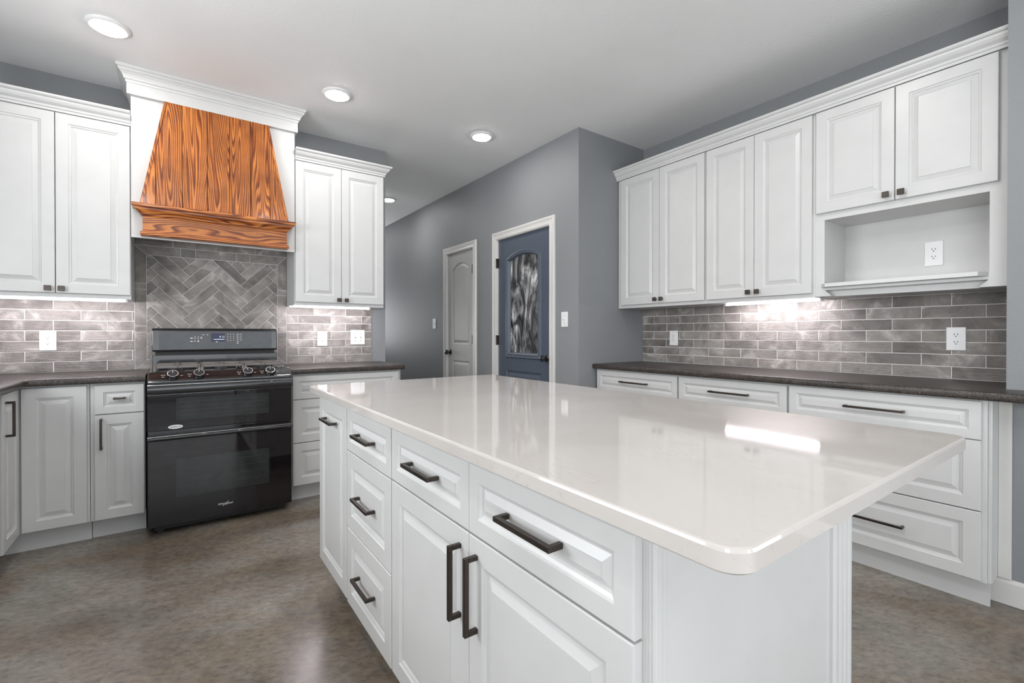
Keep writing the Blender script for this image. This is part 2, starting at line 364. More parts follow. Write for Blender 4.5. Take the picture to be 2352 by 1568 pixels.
# ------------------------------------------------------------------ interior doors in the door wall
def arch(cy, hw, z0, zs, rise, n=14):
    """closed outline (y,z) with an arched head"""
    pts = [(cy - hw, z0), (cy + hw, z0), (cy + hw, zs)]
    for i in range(1, n):
        t = i / n; a = math.pi * t
        y = cy + hw * (1 - 2 * t); z = zs + rise * (1 - (1 - 2 * t) ** 2)
        pts.append((y, z))
    pts.append((cy - hw, zs)); return pts
def ringed(bm, rings, X0):
    """rings=[(pts(y,z), depth into +x)] bridging; last one filled"""
    prev = None
    for pts, d in rings:
        cur = [bm.verts.new((X0 + d, p[0], p[1])) for p in pts]
        if prev:
            n = len(cur)
            for i in range(n): bm.faces.new((prev[i], prev[(i + 1) % n], cur[(i + 1) % n], cur[i]))
        prev = cur
    return prev
def door(idx, y0, y1, m, panel_hw, zs, rise, pz0, low_top, knob_y, hinge_y, with_glass):
    root = bpy.data.objects.new('door_%d' % idx, None); col.objects.link(root); root['kind'] = 'structure'
    X0 = XD + 0.014; cy = (y0 + y1) / 2
    bm = BM()
    # slab: face with a hole for the upper moulded panel and one for the lower
    z_lo = 0.18
    n = 14
    up = arch(cy, panel_hw, pz0, zs, rise, n)
    a, b2 = cy - panel_hw, cy + panel_hw
    F = lambda pts: bm.faces.new([bm.verts.new((X0, p[0], p[1])) for p in pts])
    F([(y0 + .003, 0.01), (a, 0.01), (a, DH - .004), (y0 + .003, DH - .004)])
    F([(b2, 0.01), (y1 - .003, 0.01), (y1 - .003, DH - .004), (b2, DH - .004)])
    F([(a, 0.01), (b2, 0.01), (b2, z_lo), (a, z_lo)]); F([(a, low_top), (b2, low_top), (b2, pz0), (a, pz0)])
    top = up[2:]
    for i in range(len(top) - 1):
        F([top[i], top[i + 1], (top[i + 1][0], DH - .004), (top[i][0], DH - .004)])
    # upper panel rings
    def A(o): return arch(cy, panel_hw - o, pz0 + o, zs - o * 0.3, rise - o * 0.55, n)
    if with_glass:
        last = ringed(bm, [(A(0), 0), (A(.006), -.010), (A(.014), -.012), (A(.026), -.006), (A(.036), -.010), (A(.050), .004), (A(.056), .016)], X0)
    else:
        last = ringed(bm, [(A(0), 0), (A(.010), .010), (A(.018), .011), (A(.042), .003), (A(.044), .002)], X0); bm.faces.new(last)
    def Q(o): return [(a + o, z_lo + o), (b2 - o, z_lo + o), (b2 - o, low_top - o), (a + o, low_top - o)]
    last = ringed(bm, [(Q(0), 0), (Q(.010), .010), (Q(.018), .011), (Q(.042), .003), (Q(.044), .002)], X0); bm.faces.new(last)
    box(bm, X0 + .0205, X0 + .035, y0 + .003, y1 - .003, 0.01, DH - .004)
    for yy in (y0 + .003, y1 - .003): box(bm, X0, X0 + .03, yy - .0005, yy + .0005, .01, DH - .004)
    bmesh.ops.remove_doubles(bm, verts=bm.verts, dist=0.00005)
    slab = obj('door_slab', bm, m, root)
    if with_glass:
        bm = BM(); pts = A(.055); prism(bm, pts, 0, X0 + .013, X0 + .019)
        obj('glass_pane', bm, M['swirl'], root)
    # casing with stepped profile
    W = 0.070
    prof = [(0, 0), (0, -.010), (.012, -.014), (.020, -.011), (.040, -.013), (.052, -.018), (.064, -.018), (W, -.012), (W, 0)]
    bm = BM()
    ya, yb, zt = y0 - .003, y1 + .003, DH + .003
    path = [((ya, 0), (-1, 0)), ((ya, zt), (-1, 1)), ((yb, zt), (1, 1)), ((yb, 0), (1, 0))]
    rows = []
    for (p, d) in path:
        rows.append([bm.verts.new((XD + q[1], p[0] + d[0] * q[0], p[1] + d[1] * q[0])) for q in prof])
    for r0, r1 in zip(rows, rows[1:]):
        for i in range(len(prof) - 1): bm.faces.new((r0[i], r0[i + 1], r1[i + 1], r1[i]))
    bm.faces.new(rows[0]); bm.faces.new(rows[-1][::-1])
    obj('door_casing', bm, M['trim'], root)
    bm = BM(); box(bm, XD - .001, X0 + .09, y0 - .003, y0 + .0015, 0, DH + .003); box(bm, XD - .001, X0 + .09, y1 - .0015, y1 + .003, 0, DH + .003); box(bm, XD - .001, X0 + .09, y0, y1, DH - .002, DH + .003)
    obj('door_jamb', bm, M['trim'], root)
    for z in (0.30, 1.09, 1.83):
        bm = BM(); box(bm, XD - .004, XD + .016, hinge_y - .014, hinge_y + .014, z - .045, z + .045); cyl(bm, (XD - .006, hinge_y, z - .047), .007, .007, .094, 2, 12)
        obj('hinge', bm, M['bronze'], root)
    bm = BM(); lathe(bm, [(0.0, 0), (.031, 0), (.032, .006), (.026, .011), (.012, .013), (.011, .030), (.016, .034), (.026, .042), (.029, .052), (.026, .061), (.016, .067), (0.0, .069)], (X0, knob_y, 0.943), 'x-')
    k = obj('door_knob', bm, M['black_trim'], root); auto_smooth(k, 40)
    return root
door(1, D1[0], D1[1], M['blue_door'], 0.262, 1.845, 0.067, 0.924, 0.808, 3.032, 3.768, True)
door(2, D2[0], D2[1], M['grey_door'], 0.190, 1.865, 0.070, 1.036, 0.855, 4.742, 4.220, False)

# ------------------------------------------------------------------ cabinets
def panel_bm(x0, x1, z0, z1, t=0.019):
    w_, h_ = x1 - x0, z1 - z0
    small = min(w_, h_) < 0.2
    fw = 0.037 if small else 0.053
    g = 0.013 if small else 0.015
    sl = 0.015 if small else 0.021
    rings = [(0, t), (0, .002), (.002, 0), (fw, 0), (fw + .003, .0035), (fw + g - .004, .0065), (fw + g - .002, .0105), (fw + g, .0105), (fw + g + sl, .0035), (fw + g + sl + .0008, .0015)]
    bm = BM(); prev = None
    for o, d in rings:
        cur = [bm.verts.new(p) for p in ((x0 + o, d, z0 + o), (x1 - o, d, z0 + o), (x1 - o, d, z1 - o), (x0 + o, d, z1 - o))]
        if prev:
            for i in range(4): bm.faces.new((prev[i], prev[(i + 1) % 4], cur[(i + 1) % 4], cur[i]))
        else: bm.faces.new(cur)
        prev = cur
    bm.faces.new(prev)
    return bm
def front(parent, name, x0, x1, z0, z1): return obj(name, panel_bm(x0, x1, z0, z1), M['white'], parent)
def pull(parent, cx, cz, length, vertical=False, s=0.0105, out=0.033):
    bm = BM(); h = length / 2
    if vertical:
        box(bm, cx - s / 2, cx + s / 2, -out, -out + s, cz - h, cz + h)
        for z in (cz - h, cz + h - s): box(bm, cx - s / 2, cx + s / 2, -out + s, 0.0, z, z + s)
    else:
        box(bm, cx - h, cx + h, -out, -out + s, cz - s / 2, cz + s / 2)
        for x in (cx - h, cx + h - s): box(bm, x, x + s, -out + s, 0.0, cz - s / 2, cz + s / 2)
    return obj('handle', bm, M['bronze'], parent, bevel=0.0008, seg=1)
def knob(parent, cx, cz):
    bm = BM(); box(bm, cx - .0145, cx + .0145, -.027, -.018, cz - .0145, cz + .0145); cyl(bm, (cx, -.018, cz), .006, .007, .018, 1, 12)
    return obj('knob', bm, M['bronze'], parent, bevel=0.0012, seg=1)
def carcass(parent, x0, x1, z0, z1, depth, y0=0.020):
    return obj('body', cbox(x0, x1, y0, depth, z0, z1), M['white'], parent, bevel=0.0012, seg=1)
def toe(parent, x0, x1, depth=0.095, z1=0.115):
    return obj('toe_kick', cbox(x0, x1, depth, depth + .014, 0.0, z1), M['white'], parent)
ZB, ZT = 0.115, 0.876
DR = [(0.705, 0.864), (0.410, 0.700), (0.120, 0.405)]

# --- range wall, facing -Y. local x == world x - ox
YF = 3.42
# corner susan cabinet: L shaped body with a bifold pair of leaves
root = thing('corner_cabinet', 'white corner base cabinet with folding door at the far left of the kitchen', 'cabinet', (0, YF, 0))
bm = BM(); box(bm, -1.29, -0.392, 0.020, 0.53, ZB, ZT); box(bm, -1.29, -0.682, -0.35, 0.020, ZB, ZT); obj('body', bm, M['white'], root)
front(root, 'door', -0.655, -0.402, 0.120, 0.866)
leaf = obj('door', panel_bm(-0.283, -0.005, 0.120, 0.866), M['white'], root); leaf.location = (-0.660, 0, 0); leaf.rotation_euler = (0, 0, R(90))
pull(leaf, -0.232, 0.745, 0.168, True)
bm = BM(); box(bm, -0.765, -0.392, 0.085, 0.099, 0, ZB); box(bm, -0.765, -0.751, -0.29, 0.085, 0, ZB); obj('toe_kick', bm, M['white'], root)
# narrow unit
root = thing('base_cabinet', 'narrow white base cabinet left of the range with one drawer over a slim door', 'cabinet', (0, YF, 0))
carcass(root, -0.390, -0.152, ZB, ZT, 0.53)
d = front(root, 'drawer', -0.371, -0.156, *DR[0]); pull(d, -0.264, 0.790, 0.052)
d = front(root, 'door', -0.371, -0.156, 0.120, 0.700); pull(d, -0.342, 0.597, 0.170, True)
toe(root, -0.390, -0.152)
# right of range
root = thing('drawer_cabinet', 'white three drawer base cabinet to the right of the range', 'cabinet', (0, YF, 0))
carcass(root, 0.625, 1.398, ZB, ZT, 0.53)
for z0, z1 in DR:
    d = front(root, 'drawer', 0.632, 1.380, z0, z1)
toe(root, 0.625, 1.390)
obj('end_panel', cbox(1.398, 1.402, 0.02, 0.53, 0.0, ZT), M['white'], root)
# left run: dishwasher, facing +X
root = thing('dishwasher', 'black dishwasher under the counter at the far left edge', 'dishwasher', (-0.655, 2.465, 0), R(90))
obj('body', cbox(0.004, 0.594, 0.03, 0.58, 0.10, 0.872), M['black'], root)
obj('door_panel', cbox(0.004, 0.594, 0.0, 0.03, 0.12, 0.76), M['black'], root, bevel=.003)
obj('control_strip', cbox(0.004, 0.594, -.004, 0.03, 0.765, 0.872), M['black_trim'], root, bevel=.004)
root = thing('base_cabinet', 'white sink base cabinet on the left wall beyond the dishwasher', 'cabinet', (-0.655, 0.96, 0), R(90))
carcass(root, 0, 1.5, ZB, ZT, 0.6); toe(root, 0, 1.5)
for k in range(2): d = front(root, 'door', .02 + .735 * k, .735 + .735 * k, .12, .864); pull(d, .70 if k == 0 else .79, .74, .17, True)

# --- uppers
ZU0, ZU1 = 1.357, 2.41
def upper(name, label, loc, rz, x0, x1, doors, knobs, z_low=1.382, depth=0.318):
    root = thing(name, label, 'cabinet', loc, rz)
    carcass(root, x0, x1, ZU0, ZU1, depth)
    for (a, b2), (kx, kz) in zip(doors, knobs):
        d = front(root, 'door', a, b2, z_low, 2.398); knob(d, kx, kz)
    return root
upper('wall_cabinet', 'tall white two door wall cabinet left of the range hood', (0, 3.64, 0), 0, -0.897, -0.226, [(-0.887, -0.559), (-0.555, -0.229)], [(-.586, 1.406), (-.530, 1.406)])
upper('wall_cabinet', 'tall white two door wall cabinet right of the range hood', (0, 3.64, 0), 0, 0.690, 1.350, [(0.694, 1.015), (1.018, 1.344)], [(.993, 1.404), (1.049, 1.404)])
# right wall, facing -X ; local x = -(world y)
XU = 2.95
upper('wall_cabinet', 'white two door wall cabinet in the corner, farthest on the right wall', (XU, 0, 0), R(-90), -2.632, -1.838, [(-2.590, -2.220), (-2.217, -1.850)], [(-2.247, 1.412), (-2.190, 1.412)])
upper('wall_cabinet', 'white two door wall cabinet in the middle of the right wall', (XU, 0, 0), R(-90), -1.838, -1.165, [(-1.832, -1.509), (-1.506, -1.178)], [(-1.536, 1.413), (-1.480, 1.413)])
# niche cabinet
root = thing('wall_cabinet', 'white wall cabinet with open microwave niche below two square doors', 'cabinet', (XU, 0, 0), R(-90))
bm = BM()
box(bm, -1.165, -0.394, 0.02, .33, 1.79, ZU1)           # upper box
box(bm, -1.165, -1.119, 0.02, .33, 1.362, 1.79)         # left stile and side
box(bm, -0.460, -0.394, 0.02, .33, 1.362, 1.79)
box(bm, -1.119, -0.460, .315, .33, 1.362, 1.79)         # back panel
box(bm, -1.119, -0.460, .02, .315, 1.395, 1.428)        # niche floor
box(bm, -1.119, -0.460, .075, .090, 1.362, 1.397)       # recessed apron
box(bm, -1.119, -0.460, .09, .315, 1.362, 1.376)
obj('body', bm, M['white'], root)
for sgn, xa in ((1, -1.119), (-1, -0.460)):              # angled feet beside the apron
    bm = BM(); prism(bm, [(xa, 1.398), (xa + sgn * .035, 1.362), (xa, 1.362)], 1, 0.0205, 0.075); obj('bracket', bm, M['white'], root)
bm = BM(); prism(bm, [(-1.135, .02), (-1.10, -.028), (-.490, -.028), (-.462, .02)], 2, 1.410, 1.430); obj('shelf', bm, M['white'], root, bevel=.001)
d = front(root, 'door', -1.157, -0.800, 1.828, 2.398); knob(d, -.830, 1.858)
d = front(root, 'door', -0.796, -0.431, 1.828, 2.398); knob(d, -.768, 1.858)

# crown mouldings on cabinets (profile: out, z)
CP = [(0.0, 2.402), (.005, 2.402), (.006, 2.414), (.011, 2.418), (.013, 2.428), (.026, 2.440), (.034, 2.452), (.037, 2.462), (.045, 2.464), (.050, 2.470), (.050, 2.479), (0.0, 2.479)]
def sweep(bm, prof, path):
    """path=[(x,y,(dx,dy))]: outward offset direction per corner (mitre included)"""
    rows = []
    for x, y, d in path: rows.append([bm.verts.new((x + d[0] * o, y + d[1] * o, z)) for o, z in prof])
    for r0, r1 in zip(rows, rows[1:]):
        for i in range(len(prof)): j = (i + 1) % len(prof); bm.faces.new((r0[i], r0[j], r1[j], r1[i]))
    bm.faces.new(rows[0]); bm.faces.new(rows[-1][::-1])
bm = BM(); sweep(bm, CP, [(-0.90, 3.642, (0, -1)), (-0.2245, 3.642, (0, -1))]); tag(obj('crown_moulding', bm, M['white']), 'white crown moulding on top of the cabinet left of the hood', 'moulding')
bm = BM(); sweep(bm, CP, [(0.6915, 3.642, (0, -1)), (1.350, 3.642, (1, -1)), (1.350, 3.970, (1, 0))]); tag(obj('crown_moulding', bm, M['white']), 'white crown moulding on top of the cabinet right of the hood', 'moulding')
bm = BM(); sweep(bm, CP, [(2.952, 2.634, (-1, 0)), (2.952, 0.3935, (-1, 0))]); tag(obj('crown_moulding', bm, M['white']), 'long white crown moulding along the right wall cabinets', 'moulding')

# --- right wall base run, facing -X, front face plane X = 2.695
XB = 2.697
def rbase(label, name, x0, x1, spec, body=None):
    root = thing(name, label, 'cabinet', (XB, 0, 0), R(-90))
    b0, b1 = body or (x0 - .006, x1 + .006)
    carcass(root, b0, b1, ZB, ZT, 0.59); toe(root, b0, b1, 0.083)
    if spec == 'three':
        for k, (z0, z1) in enumerate(DR):
            z0 += .006; z1 += .006
            d = front(root, 'drawer', x0, x1, z0, z1)
            if k == 0: pull(d, (-.922 - .690) / 2, .795, .236)
            if k == 2: pull(d, (-.922 - .690) / 2, .268, .236)
            if k == 1: pull(d, (-.922 - .690) / 2, .562, .236)
    else:
        z0, z1 = DR[0]; d = front(root, 'drawer', x0, x1, z0 + .002, z1 + .002); pull(d, spec, .794, .242)
        mid = (x0 + x1) / 2
        d = front(root, 'door', x0, mid - .0015, .12, .700); pull(d, mid - .04, .60, .17, True)
        d = front(root, 'door', mid + .0015, x1, .12, .700); pull(d, mid + .04, .60, .17, True)
rbase('white base cabinet in the far corner of the right wall, wide drawer on top', 'base_cabinet', -2.612, -1.886, -2.243, (-2.632, -1.880))
rbase('white base cabinet in the middle of the right wall, behind the island', 'base_cabinet', -1.873, -1.198, -1.525, (-1.879, -1.193))
rbase('white three drawer base cabinet at the near end of the right wall', 'drawer_cabinet', -1.186, -0.440, 'three', (-1.192, -0.424))
root = thing('filler_panel', 'white painted filler panel between the right wall cabinets and grey wall', 'panel', (0, 0, 0))
bm = BM(); box(bm, 2.735, 2.868, 0.412, 0.4235, ZB, ZT); obj('side_board', bm, M['white'], root)
bm = BM(); box(bm, 2.852, 2.869, 0.372, 0.4115, .112, ZT); obj('corner_strip', bm, M['trim'], root, bevel=.001)

# ------------------------------------------------------------------ countertops
def nose(front_, back, z0=0.882, z1=0.914, r=0.013, sgn=-1):
    """(coord, z) profile with rounded front; front_<back for sgn=-1"""
    pts = [(back, z0), (back, z1)]
    for i in range(7):
        a = math.pi / 2 * i / 6
        pts.append((front_ + r - r * math.sin(a), z1 - r + r * math.cos(a)))
    for i in range(5):
        a = math.pi / 2 * i / 4; q = 0.008
        pts.append((front_ + q - q * math.cos(a), z0 - .004 + q - q * math.sin(a)))
    pts.append((front_ + .03, z0 - .004)); pts.append((front_ + .03, z0))
    return pts
bm = BM()
def sweep_open(bm, prof, stations):
    rows = []
    for fn in stations: rows.append([bm.verts.new(fn(o, z)) for o, z in prof])
    for r0, r1 in zip(rows, rows[1:]):
        for i in range(len(prof)): j = (i + 1) % len(prof); bm.faces.new((r0[i], r0[j], r1[j], r1[i]))
    bm.faces.new(rows[0]); bm.faces.new(rows[-1][::-1])
# L shaped left counter: profile o = distance behind the front edge
P = nose(0.0, 0.575)
P2 = [(o, z) for o, z in P]
st = [lambda o, z: (-0.148, 3.390 + o, z), lambda o, z: (-0.600, 3.390 + o, z)]
for k in range(1, 6):
    a = k / 6
    def f(o, z, a=a):
        A = Vector((-0.600, 3.390 + o)); B = Vector((-0.630 - o, 3.360)); C = Vector((-0.632 - o, 3.392 + o))
        p = A * (1 - a) ** 2 + C * 2 * a * (1 - a) + B * a ** 2
        return (p.x, p.y, z)
    st.append(f)
st += [lambda o, z: (-0.630 - o * (0.66 / 0.575), 3.360, z), lambda o, z: (-0.630 - o * (0.66 / 0.575), 1.0, z)]
sweep_open(bm, P2, st)
o = tag(obj('countertop', bm, M['laminate']), 'dark brown speckled countertop left of the range turning along the left wall', 'countertop'); auto_smooth(o, 30)
bm = BM(); sweep_open(bm, P2, [lambda o, z: (0.614, 3.390 + o, z), lambda o, z: (1.405, 3.390 + o, z), lambda o, z: (1.421, 3.396 + o * .975, z), lambda o, z: (1.427, 3.412 + o * .95, z)])
o = tag(obj('countertop', bm, M['laminate']), 'short dark brown countertop right of the range', 'countertop'); auto_smooth(o, 30)
Pr = nose(0.0, 0.612)
bm = BM(); sweep_open(bm, Pr, [lambda o, z: (2.668 + o, 2.634, z), lambda o, z: (2.668 + o, 0.3935, z)])
Pn = nose(0.0, 0.201)
sweep_open(bm, Pn, [lambda o, z: (2.668 + o, 0.3935, z), lambda o, z: (2.668 + o, -0.6, z)])
o = tag(obj('countertop', bm, M['laminate']), 'long dark brown countertop along the right wall', 'countertop'); auto_smooth(o, 30)

# ------------------------------------------------------------------ tiles
def clip(poly, x0, x1, z0, z1):
    def cut(p, inside, inter):
        out = []
        for i in range(len(p)):
            a, b2 = p[i - 1], p[i]
            if inside(b2):
                if not inside(a): out.append(inter(a, b2))
                out.append(b2)
            elif inside(a): out.append(inter(a, b2))
        return out
    def ix(c): return lambda a, b2: (c, a[1] + (b2[1] - a[1]) * (c - a[0]) / (b2[0] - a[0]))
    def iz(c): return lambda a, b2: (a[0] + (b2[0] - a[0]) * (c - a[1]) / (b2[1] - a[1]), c)
    for ins, it in ((lambda p: p[0] >= x0, ix(x0)), (lambda p: p[0] <= x1, ix(x1)), (lambda p: p[1] >= z0, iz(z0)), (lambda p: p[1] <= z1, iz(z1))):
        poly = cut(poly, ins, it)
        if len(poly) < 3: return []
    return poly
def shrink(poly, g):
    """inset a convex polygon by g"""
    n = len(poly); area2 = sum(poly[i - 1][0] * poly[i][1] - poly[i][0] * poly[i - 1][1] for i in range(n))
    if area2 < 0: poly = poly[::-1]
    q = [poly[0]]
    for p in poly[1:]:
        if math.hypot(p[0] - q[-1][0], p[1] - q[-1][1]) > 1e-5: q.append(p)
    if math.hypot(q[0][0] - q[-1][0], q[0][1] - q[-1][1]) < 1e-5: q.pop()
    poly = q; n = len(poly)
    if n < 3: return []
    lines = []
    for i in range(n):
        a, b2 = poly[i], poly[(i + 1) % n]; dx, dz = b2[0] - a[0], b2[1] - a[1]; l = math.hypot(dx, dz)
        nx, nz = -dz / l, dx / l
        lines.append((a[0] + nx * g, a[1] + nz * g, dx / l, dz / l))
    out = []
    for i in range(n):
        x1, z1, d1, e1 = lines[i - 1]; x2, z2, d2, e2 = lines[i]
        den = d1 * e2 - e1 * d2
        if abs(den) < 1e-6: out.append((x2, z2)); continue
        t = ((x2 - x1) * e2 - (z2 - z1) * d2) / den
        out.append((x1 + d1 * t, z1 + e1 * t))
    a3 = sum(out[i - 1][0] * out[i][1] - out[i][0] * out[i - 1][1] for i in range(len(out)))
    if a3 <= 2e-5: return []
    for p in out:   # reject inverted corners
        if not (min(q[0] for q in poly) - 1e-4 <= p[0] <= max(q[0] for q in poly) + 1e-4): return []
    return out
def tiles(name, polys, P, yface, grout_rect, label, gap=0.0022, thick=0.008):
    """P maps (u, z, depth) to world; depth 0 = tile face, positive into the wall"""
    bm = BM(); lay = bm.faces.layers.float.new('tone')
    for pl in polys:
        q = shrink(pl, gap)
        if not q: continue
        q2 = shrink(pl, gap + .0015) or q
        if len(q2) != len(q): q2 = q
        tone = random.random()
        A = [bm.verts.new(P(u, z, 0.0)) for u, z in q2]
        B = [bm.verts.new(P(u, z, .0015)) for u, z in q]
        Cc = [bm.verts.new(P(u, z, thick)) for u, z in q]
        fs = [bm.faces.new(A)]
        n = len(q)
        for i in range(n):
            j = (i + 1) % n
            fs.append(bm.faces.new((A[i], B[i], B[j], A[j]))); fs.append(bm.faces.new((B[i], Cc[i], Cc[j], B[j])))
        for f in fs: f[lay] = tone
    bmesh.ops.recalc_face_normals(bm, faces=bm.faces)
    root = thing(name, label, 'backsplash')
    t = obj('tiles', bm, M['tile'], root)
    bm = BM(); u0, u1, z0, z1 = grout_rect
    a = P(u0, z0, .0035); c = P(u1, z1, thick + .004)
    box(bm, min(a[0], c[0]), max(a[0], c[0]), min(a[1], c[1]), max(a[1], c[1]), z0, z1)
    obj('grout', bm, M['grout'], root)
    return root
def running(u0, u1, z0, z1, start_even, start_odd, Lb=.2495, Hb=.0635, nrow=9):
    out = []
    for r in range(nrow):
        s = start_even if r % 2 == 0 else start_odd
        k = s - Lb * 20
        while k < u1:
            pl = clip([(k, z0 + r * Hb), (k + Lb, z0 + r * Hb), (k + Lb, z0 + (r + 1) * Hb), (k, z0 + (r + 1) * Hb)], u0, u1, z0, z1)
            if pl: out.append(pl)
            k += Lb
    return out
YT = 3.962
PR = lambda u, z, d: (u, YT + d, z)
tiles('tile_backsplash', running(-1.295, -0.229, .916, 1.3565, -.616, -.74), PR, YT, (-1.295, -0.229, .915, 1.3565), 'grey brick tile backsplash left of the range')
tiles('tile_backsplash', running(0.692, 1.354, .916, 1.3565, .889, .773), PR, YT, (0.692, 1.354, .915, 1.3565), 'grey brick tile backsplash right of the range')
XT = 3.278
tiles('tile_backsplash', running(-2.634, -0.3945, .916, 1.361, -2.393, -2.515), lambda u, z, d: (XT + d, -u, z), XT, (-2.634, -0.3945, .915, 1.361), 'long grey brick tile backsplash on the right wall')
# range panel: herringbone framed by a border
xa, xb, xc, xd = -0.2275, -0.165, 0.627, 0.6905
za, zb, zc, zd = 0.916, 0.978, 1.678, 1.740
polys = []
Lh, Wh = 0.2475, 0.0605; s2 = math.sqrt(2)
X0h, Z0h = 0.073, 1.376
def rot(x, y): return (X0h + (x - y) / s2, Z0h + (x + y) / s2)
for k in range(-40, 40):
    for j in range(-6, 7):
        ox, oy = k * Wh + j * Lh, k * Wh - j * Lh
        for (x0, y0, x1, y1) in ((0, 0, Lh, Wh), (Lh, Wh - Lh, Lh + Wh, Wh)):
            pl = clip([rot(ox + x0, oy + y0), rot(ox + x1, oy + y0), rot(ox + x1, oy + y1), rot(ox + x0, oy + y1)], xb, xc, zb, zc)
            if pl: polys.append(pl)
zs_l = [zb - .062, 1.1625, 1.2015, 1.448, 1.4865, zd]
for i in range(5):
    a, c = zs_l[i], zs_l[i + 1]
    if i == 0: polys.append([(xa, za), (xb, zb), (xb, c), (xa, c)]); polys.append([(xc, zb), (xd, za), (xd, c), (xc, c)])
    elif i == 4: polys.append([(xa, a), (xb, a), (xb, zc), (xa, zd)]); polys.append([(xc, a), (xd, a), (xd, zd), (xc, zc)])
    else: polys.append([(xa, a), (xb, a), (xb, c), (xa, c)]); polys.append([(xc, a), (xd, a), (xd, c), (xc, c)])
xs_t = [xb, .021, .107, .353, .439, xc]
for i in range(5):
    a, c = xs_t[i], xs_t[i + 1]
    polys.append([(a, zc), (c, zc), (c if i < 4 else xd, zd), (a if i > 0 else xa, zd)])
xs_b = [xb, .085, .335, .585, xc]
for i in range(4):
    a, c = xs_b[i], xs_b[i + 1]
    polys.append([(a if i > 0 else xa, za), (c if i < 3 else xd, za), (c, zb), (a, zb)])
for r in range(3):
    s = -.021 if r % 2 == 0 else .107
    for k in range(-2, 4):
        pl = clip([(s + k * .2495, zd + r * .0635), (s + (k + 1) * .2495, zd + r * .0635), (s + (k + 1) * .2495, zd + (r + 1) * .0635), (s + k * .2495, zd + (r + 1) * .0635)], xa, xd, zd, 1.93)
        if pl: polys.append(pl)
tiles('tile_backsplash', polys, PR, YT, (xa, xd, .915, 1.93), 'framed herringbone tile panel behind the range', gap=.0015)

# ------------------------------------------------------------------ range hood
root = thing('range_hood', 'white range hood box with flared stained pine plank front', 'range hood', (0.2335, 3.636, 0))
bm = BM()
box(bm, -0.4575, 0.4545, 0.0, .018, 1.735, 2.66)                   # front board
box(bm, -0.4575, -.4395, .018, .3255, 1.82, 2.66); box(bm, .4365, .4545, .018, .3255, 1.82, 2.66)
box(bm, -.4395, .4365, .018, .3255, 1.92, 1.935)                    # inner bottom
obj('hood_box', bm, M['white'], root)
bm = BM(); box(bm, -.4755, .4725, -.022, 0.0, 2.588, 2.68); box(bm, -.4755, -.4575, 0.0, .334, 2.588, 2.68); box(bm, .4545, .4725, 0.0, .334, 2.588, 2.68)
obj('fascia', bm, M['white'], root, bevel=.0012, seg=1)
HC = [(0.0, 2.655), (.004, 2.655), (.005, 2.668), (.012, 2.672), (.014, 2.680), (.020, 2.694), (.030, 2.706), (.037, 2.712), (.038, 2.722), (.046, 2.726), (.048, 2.7425), (0.0, 2.7425)]
bm = BM(); sweep(bm, HC, [(-.4755, .334, (-1, 0)), (-.4755, -.022, (-1, -1)), (.4725, -.022, (1, -1)), (.4725, .334, (1, 0))])
obj('crown', bm, M['white'], root)
# plank front: leans out towards the bottom
zt_, zb_ = 2.588, 1.926
yt_, yb_ = -.024, -.050
def edge(z, side):      # outer half widths of the flare at height z
    t = (zt_ - z) / (zt_ - zb_)
    return (-.2935 + (-.4165 + .2935) * t) if side < 0 else (.2865 + (.4055 - .2865) * t)
def yface(z): return yt_ + (yb_ - yt_) * (zt_ - z) / (zt_ - zb_)
joints = [-0.60, -.3385, -.2035, -.0715, .0515, .1725, .2900, 0.60]
for i in range(7):
    a, b2 = joints[i] + .0012, joints[i + 1] - .0012
    pts = []
    poly = clip([(a, zb_), (b2, zb_), (b2, zt_), (a, zt_)], -1, 1, zb_, zt_)
    # clip by slanted sides
    def cuts(poly, side):
        out = []
        ins = lambda p: (p[0] >= edge(p[1], -1) + .014) if side < 0 else (p[0] <= edge(p[1], 1) - .014)
        for q in range(len(poly)):
            p0, p1 = poly[q - 1], poly[q]
            f = lambda p: (p[0] - edge(p[1], -1) - .014) if side < 0 else (edge(p[1], 1) - .014 - p[0])
            f0, f1 = f(p0), f(p1)
            if f1 >= 0:
                if f0 < 0: t = f0 / (f0 - f1); out.append((p0[0] + (p1[0] - p0[0]) * t, p0[1] + (p1[1] - p0[1]) * t))
                out.append(p1)
            elif f0 >= 0: t = f0 / (f0 - f1); out.append((p0[0] + (p1[0] - p0[0]) * t, p0[1] + (p1[1] - p0[1]) * t))
        return out
    poly = cuts(cuts(poly, -1), 1)
    if len(poly) < 3: continue
    bm = BM(); lay = bm.faces.layers.float.new('tone')
    tone = [0.11, 0.37, 0.83, 0.52, 0.29, 0.71, 0.94][i]
    inner = [(p[0] + (.003 if p[0] < (a + b2) / 2 else -.003), p[1]) for p in poly]
    F_ = [bm.verts.new((p[0], yface(p[1]), p[1])) for p in inner]
    G_ = [bm.verts.new((p[0], yface(p[1]) + .0025, p[1])) for p in poly]
    B_ = [bm.verts.new((p[0], -.001, p[1])) for p in poly]
    bm.faces.new(F_); bm.faces.new(B_[::-1]); n = len(poly)
    for q in range(n):
        r_ = (q + 1) % n
        bm.faces.new((F_[q], G_[q], G_[r_], F_[r_])); bm.faces.new((G_[q], B_[q], B_[r_], G_[r_]))
    for f in bm.faces: f[lay] = tone
    obj('plank', bm, M['pine_v'], root)
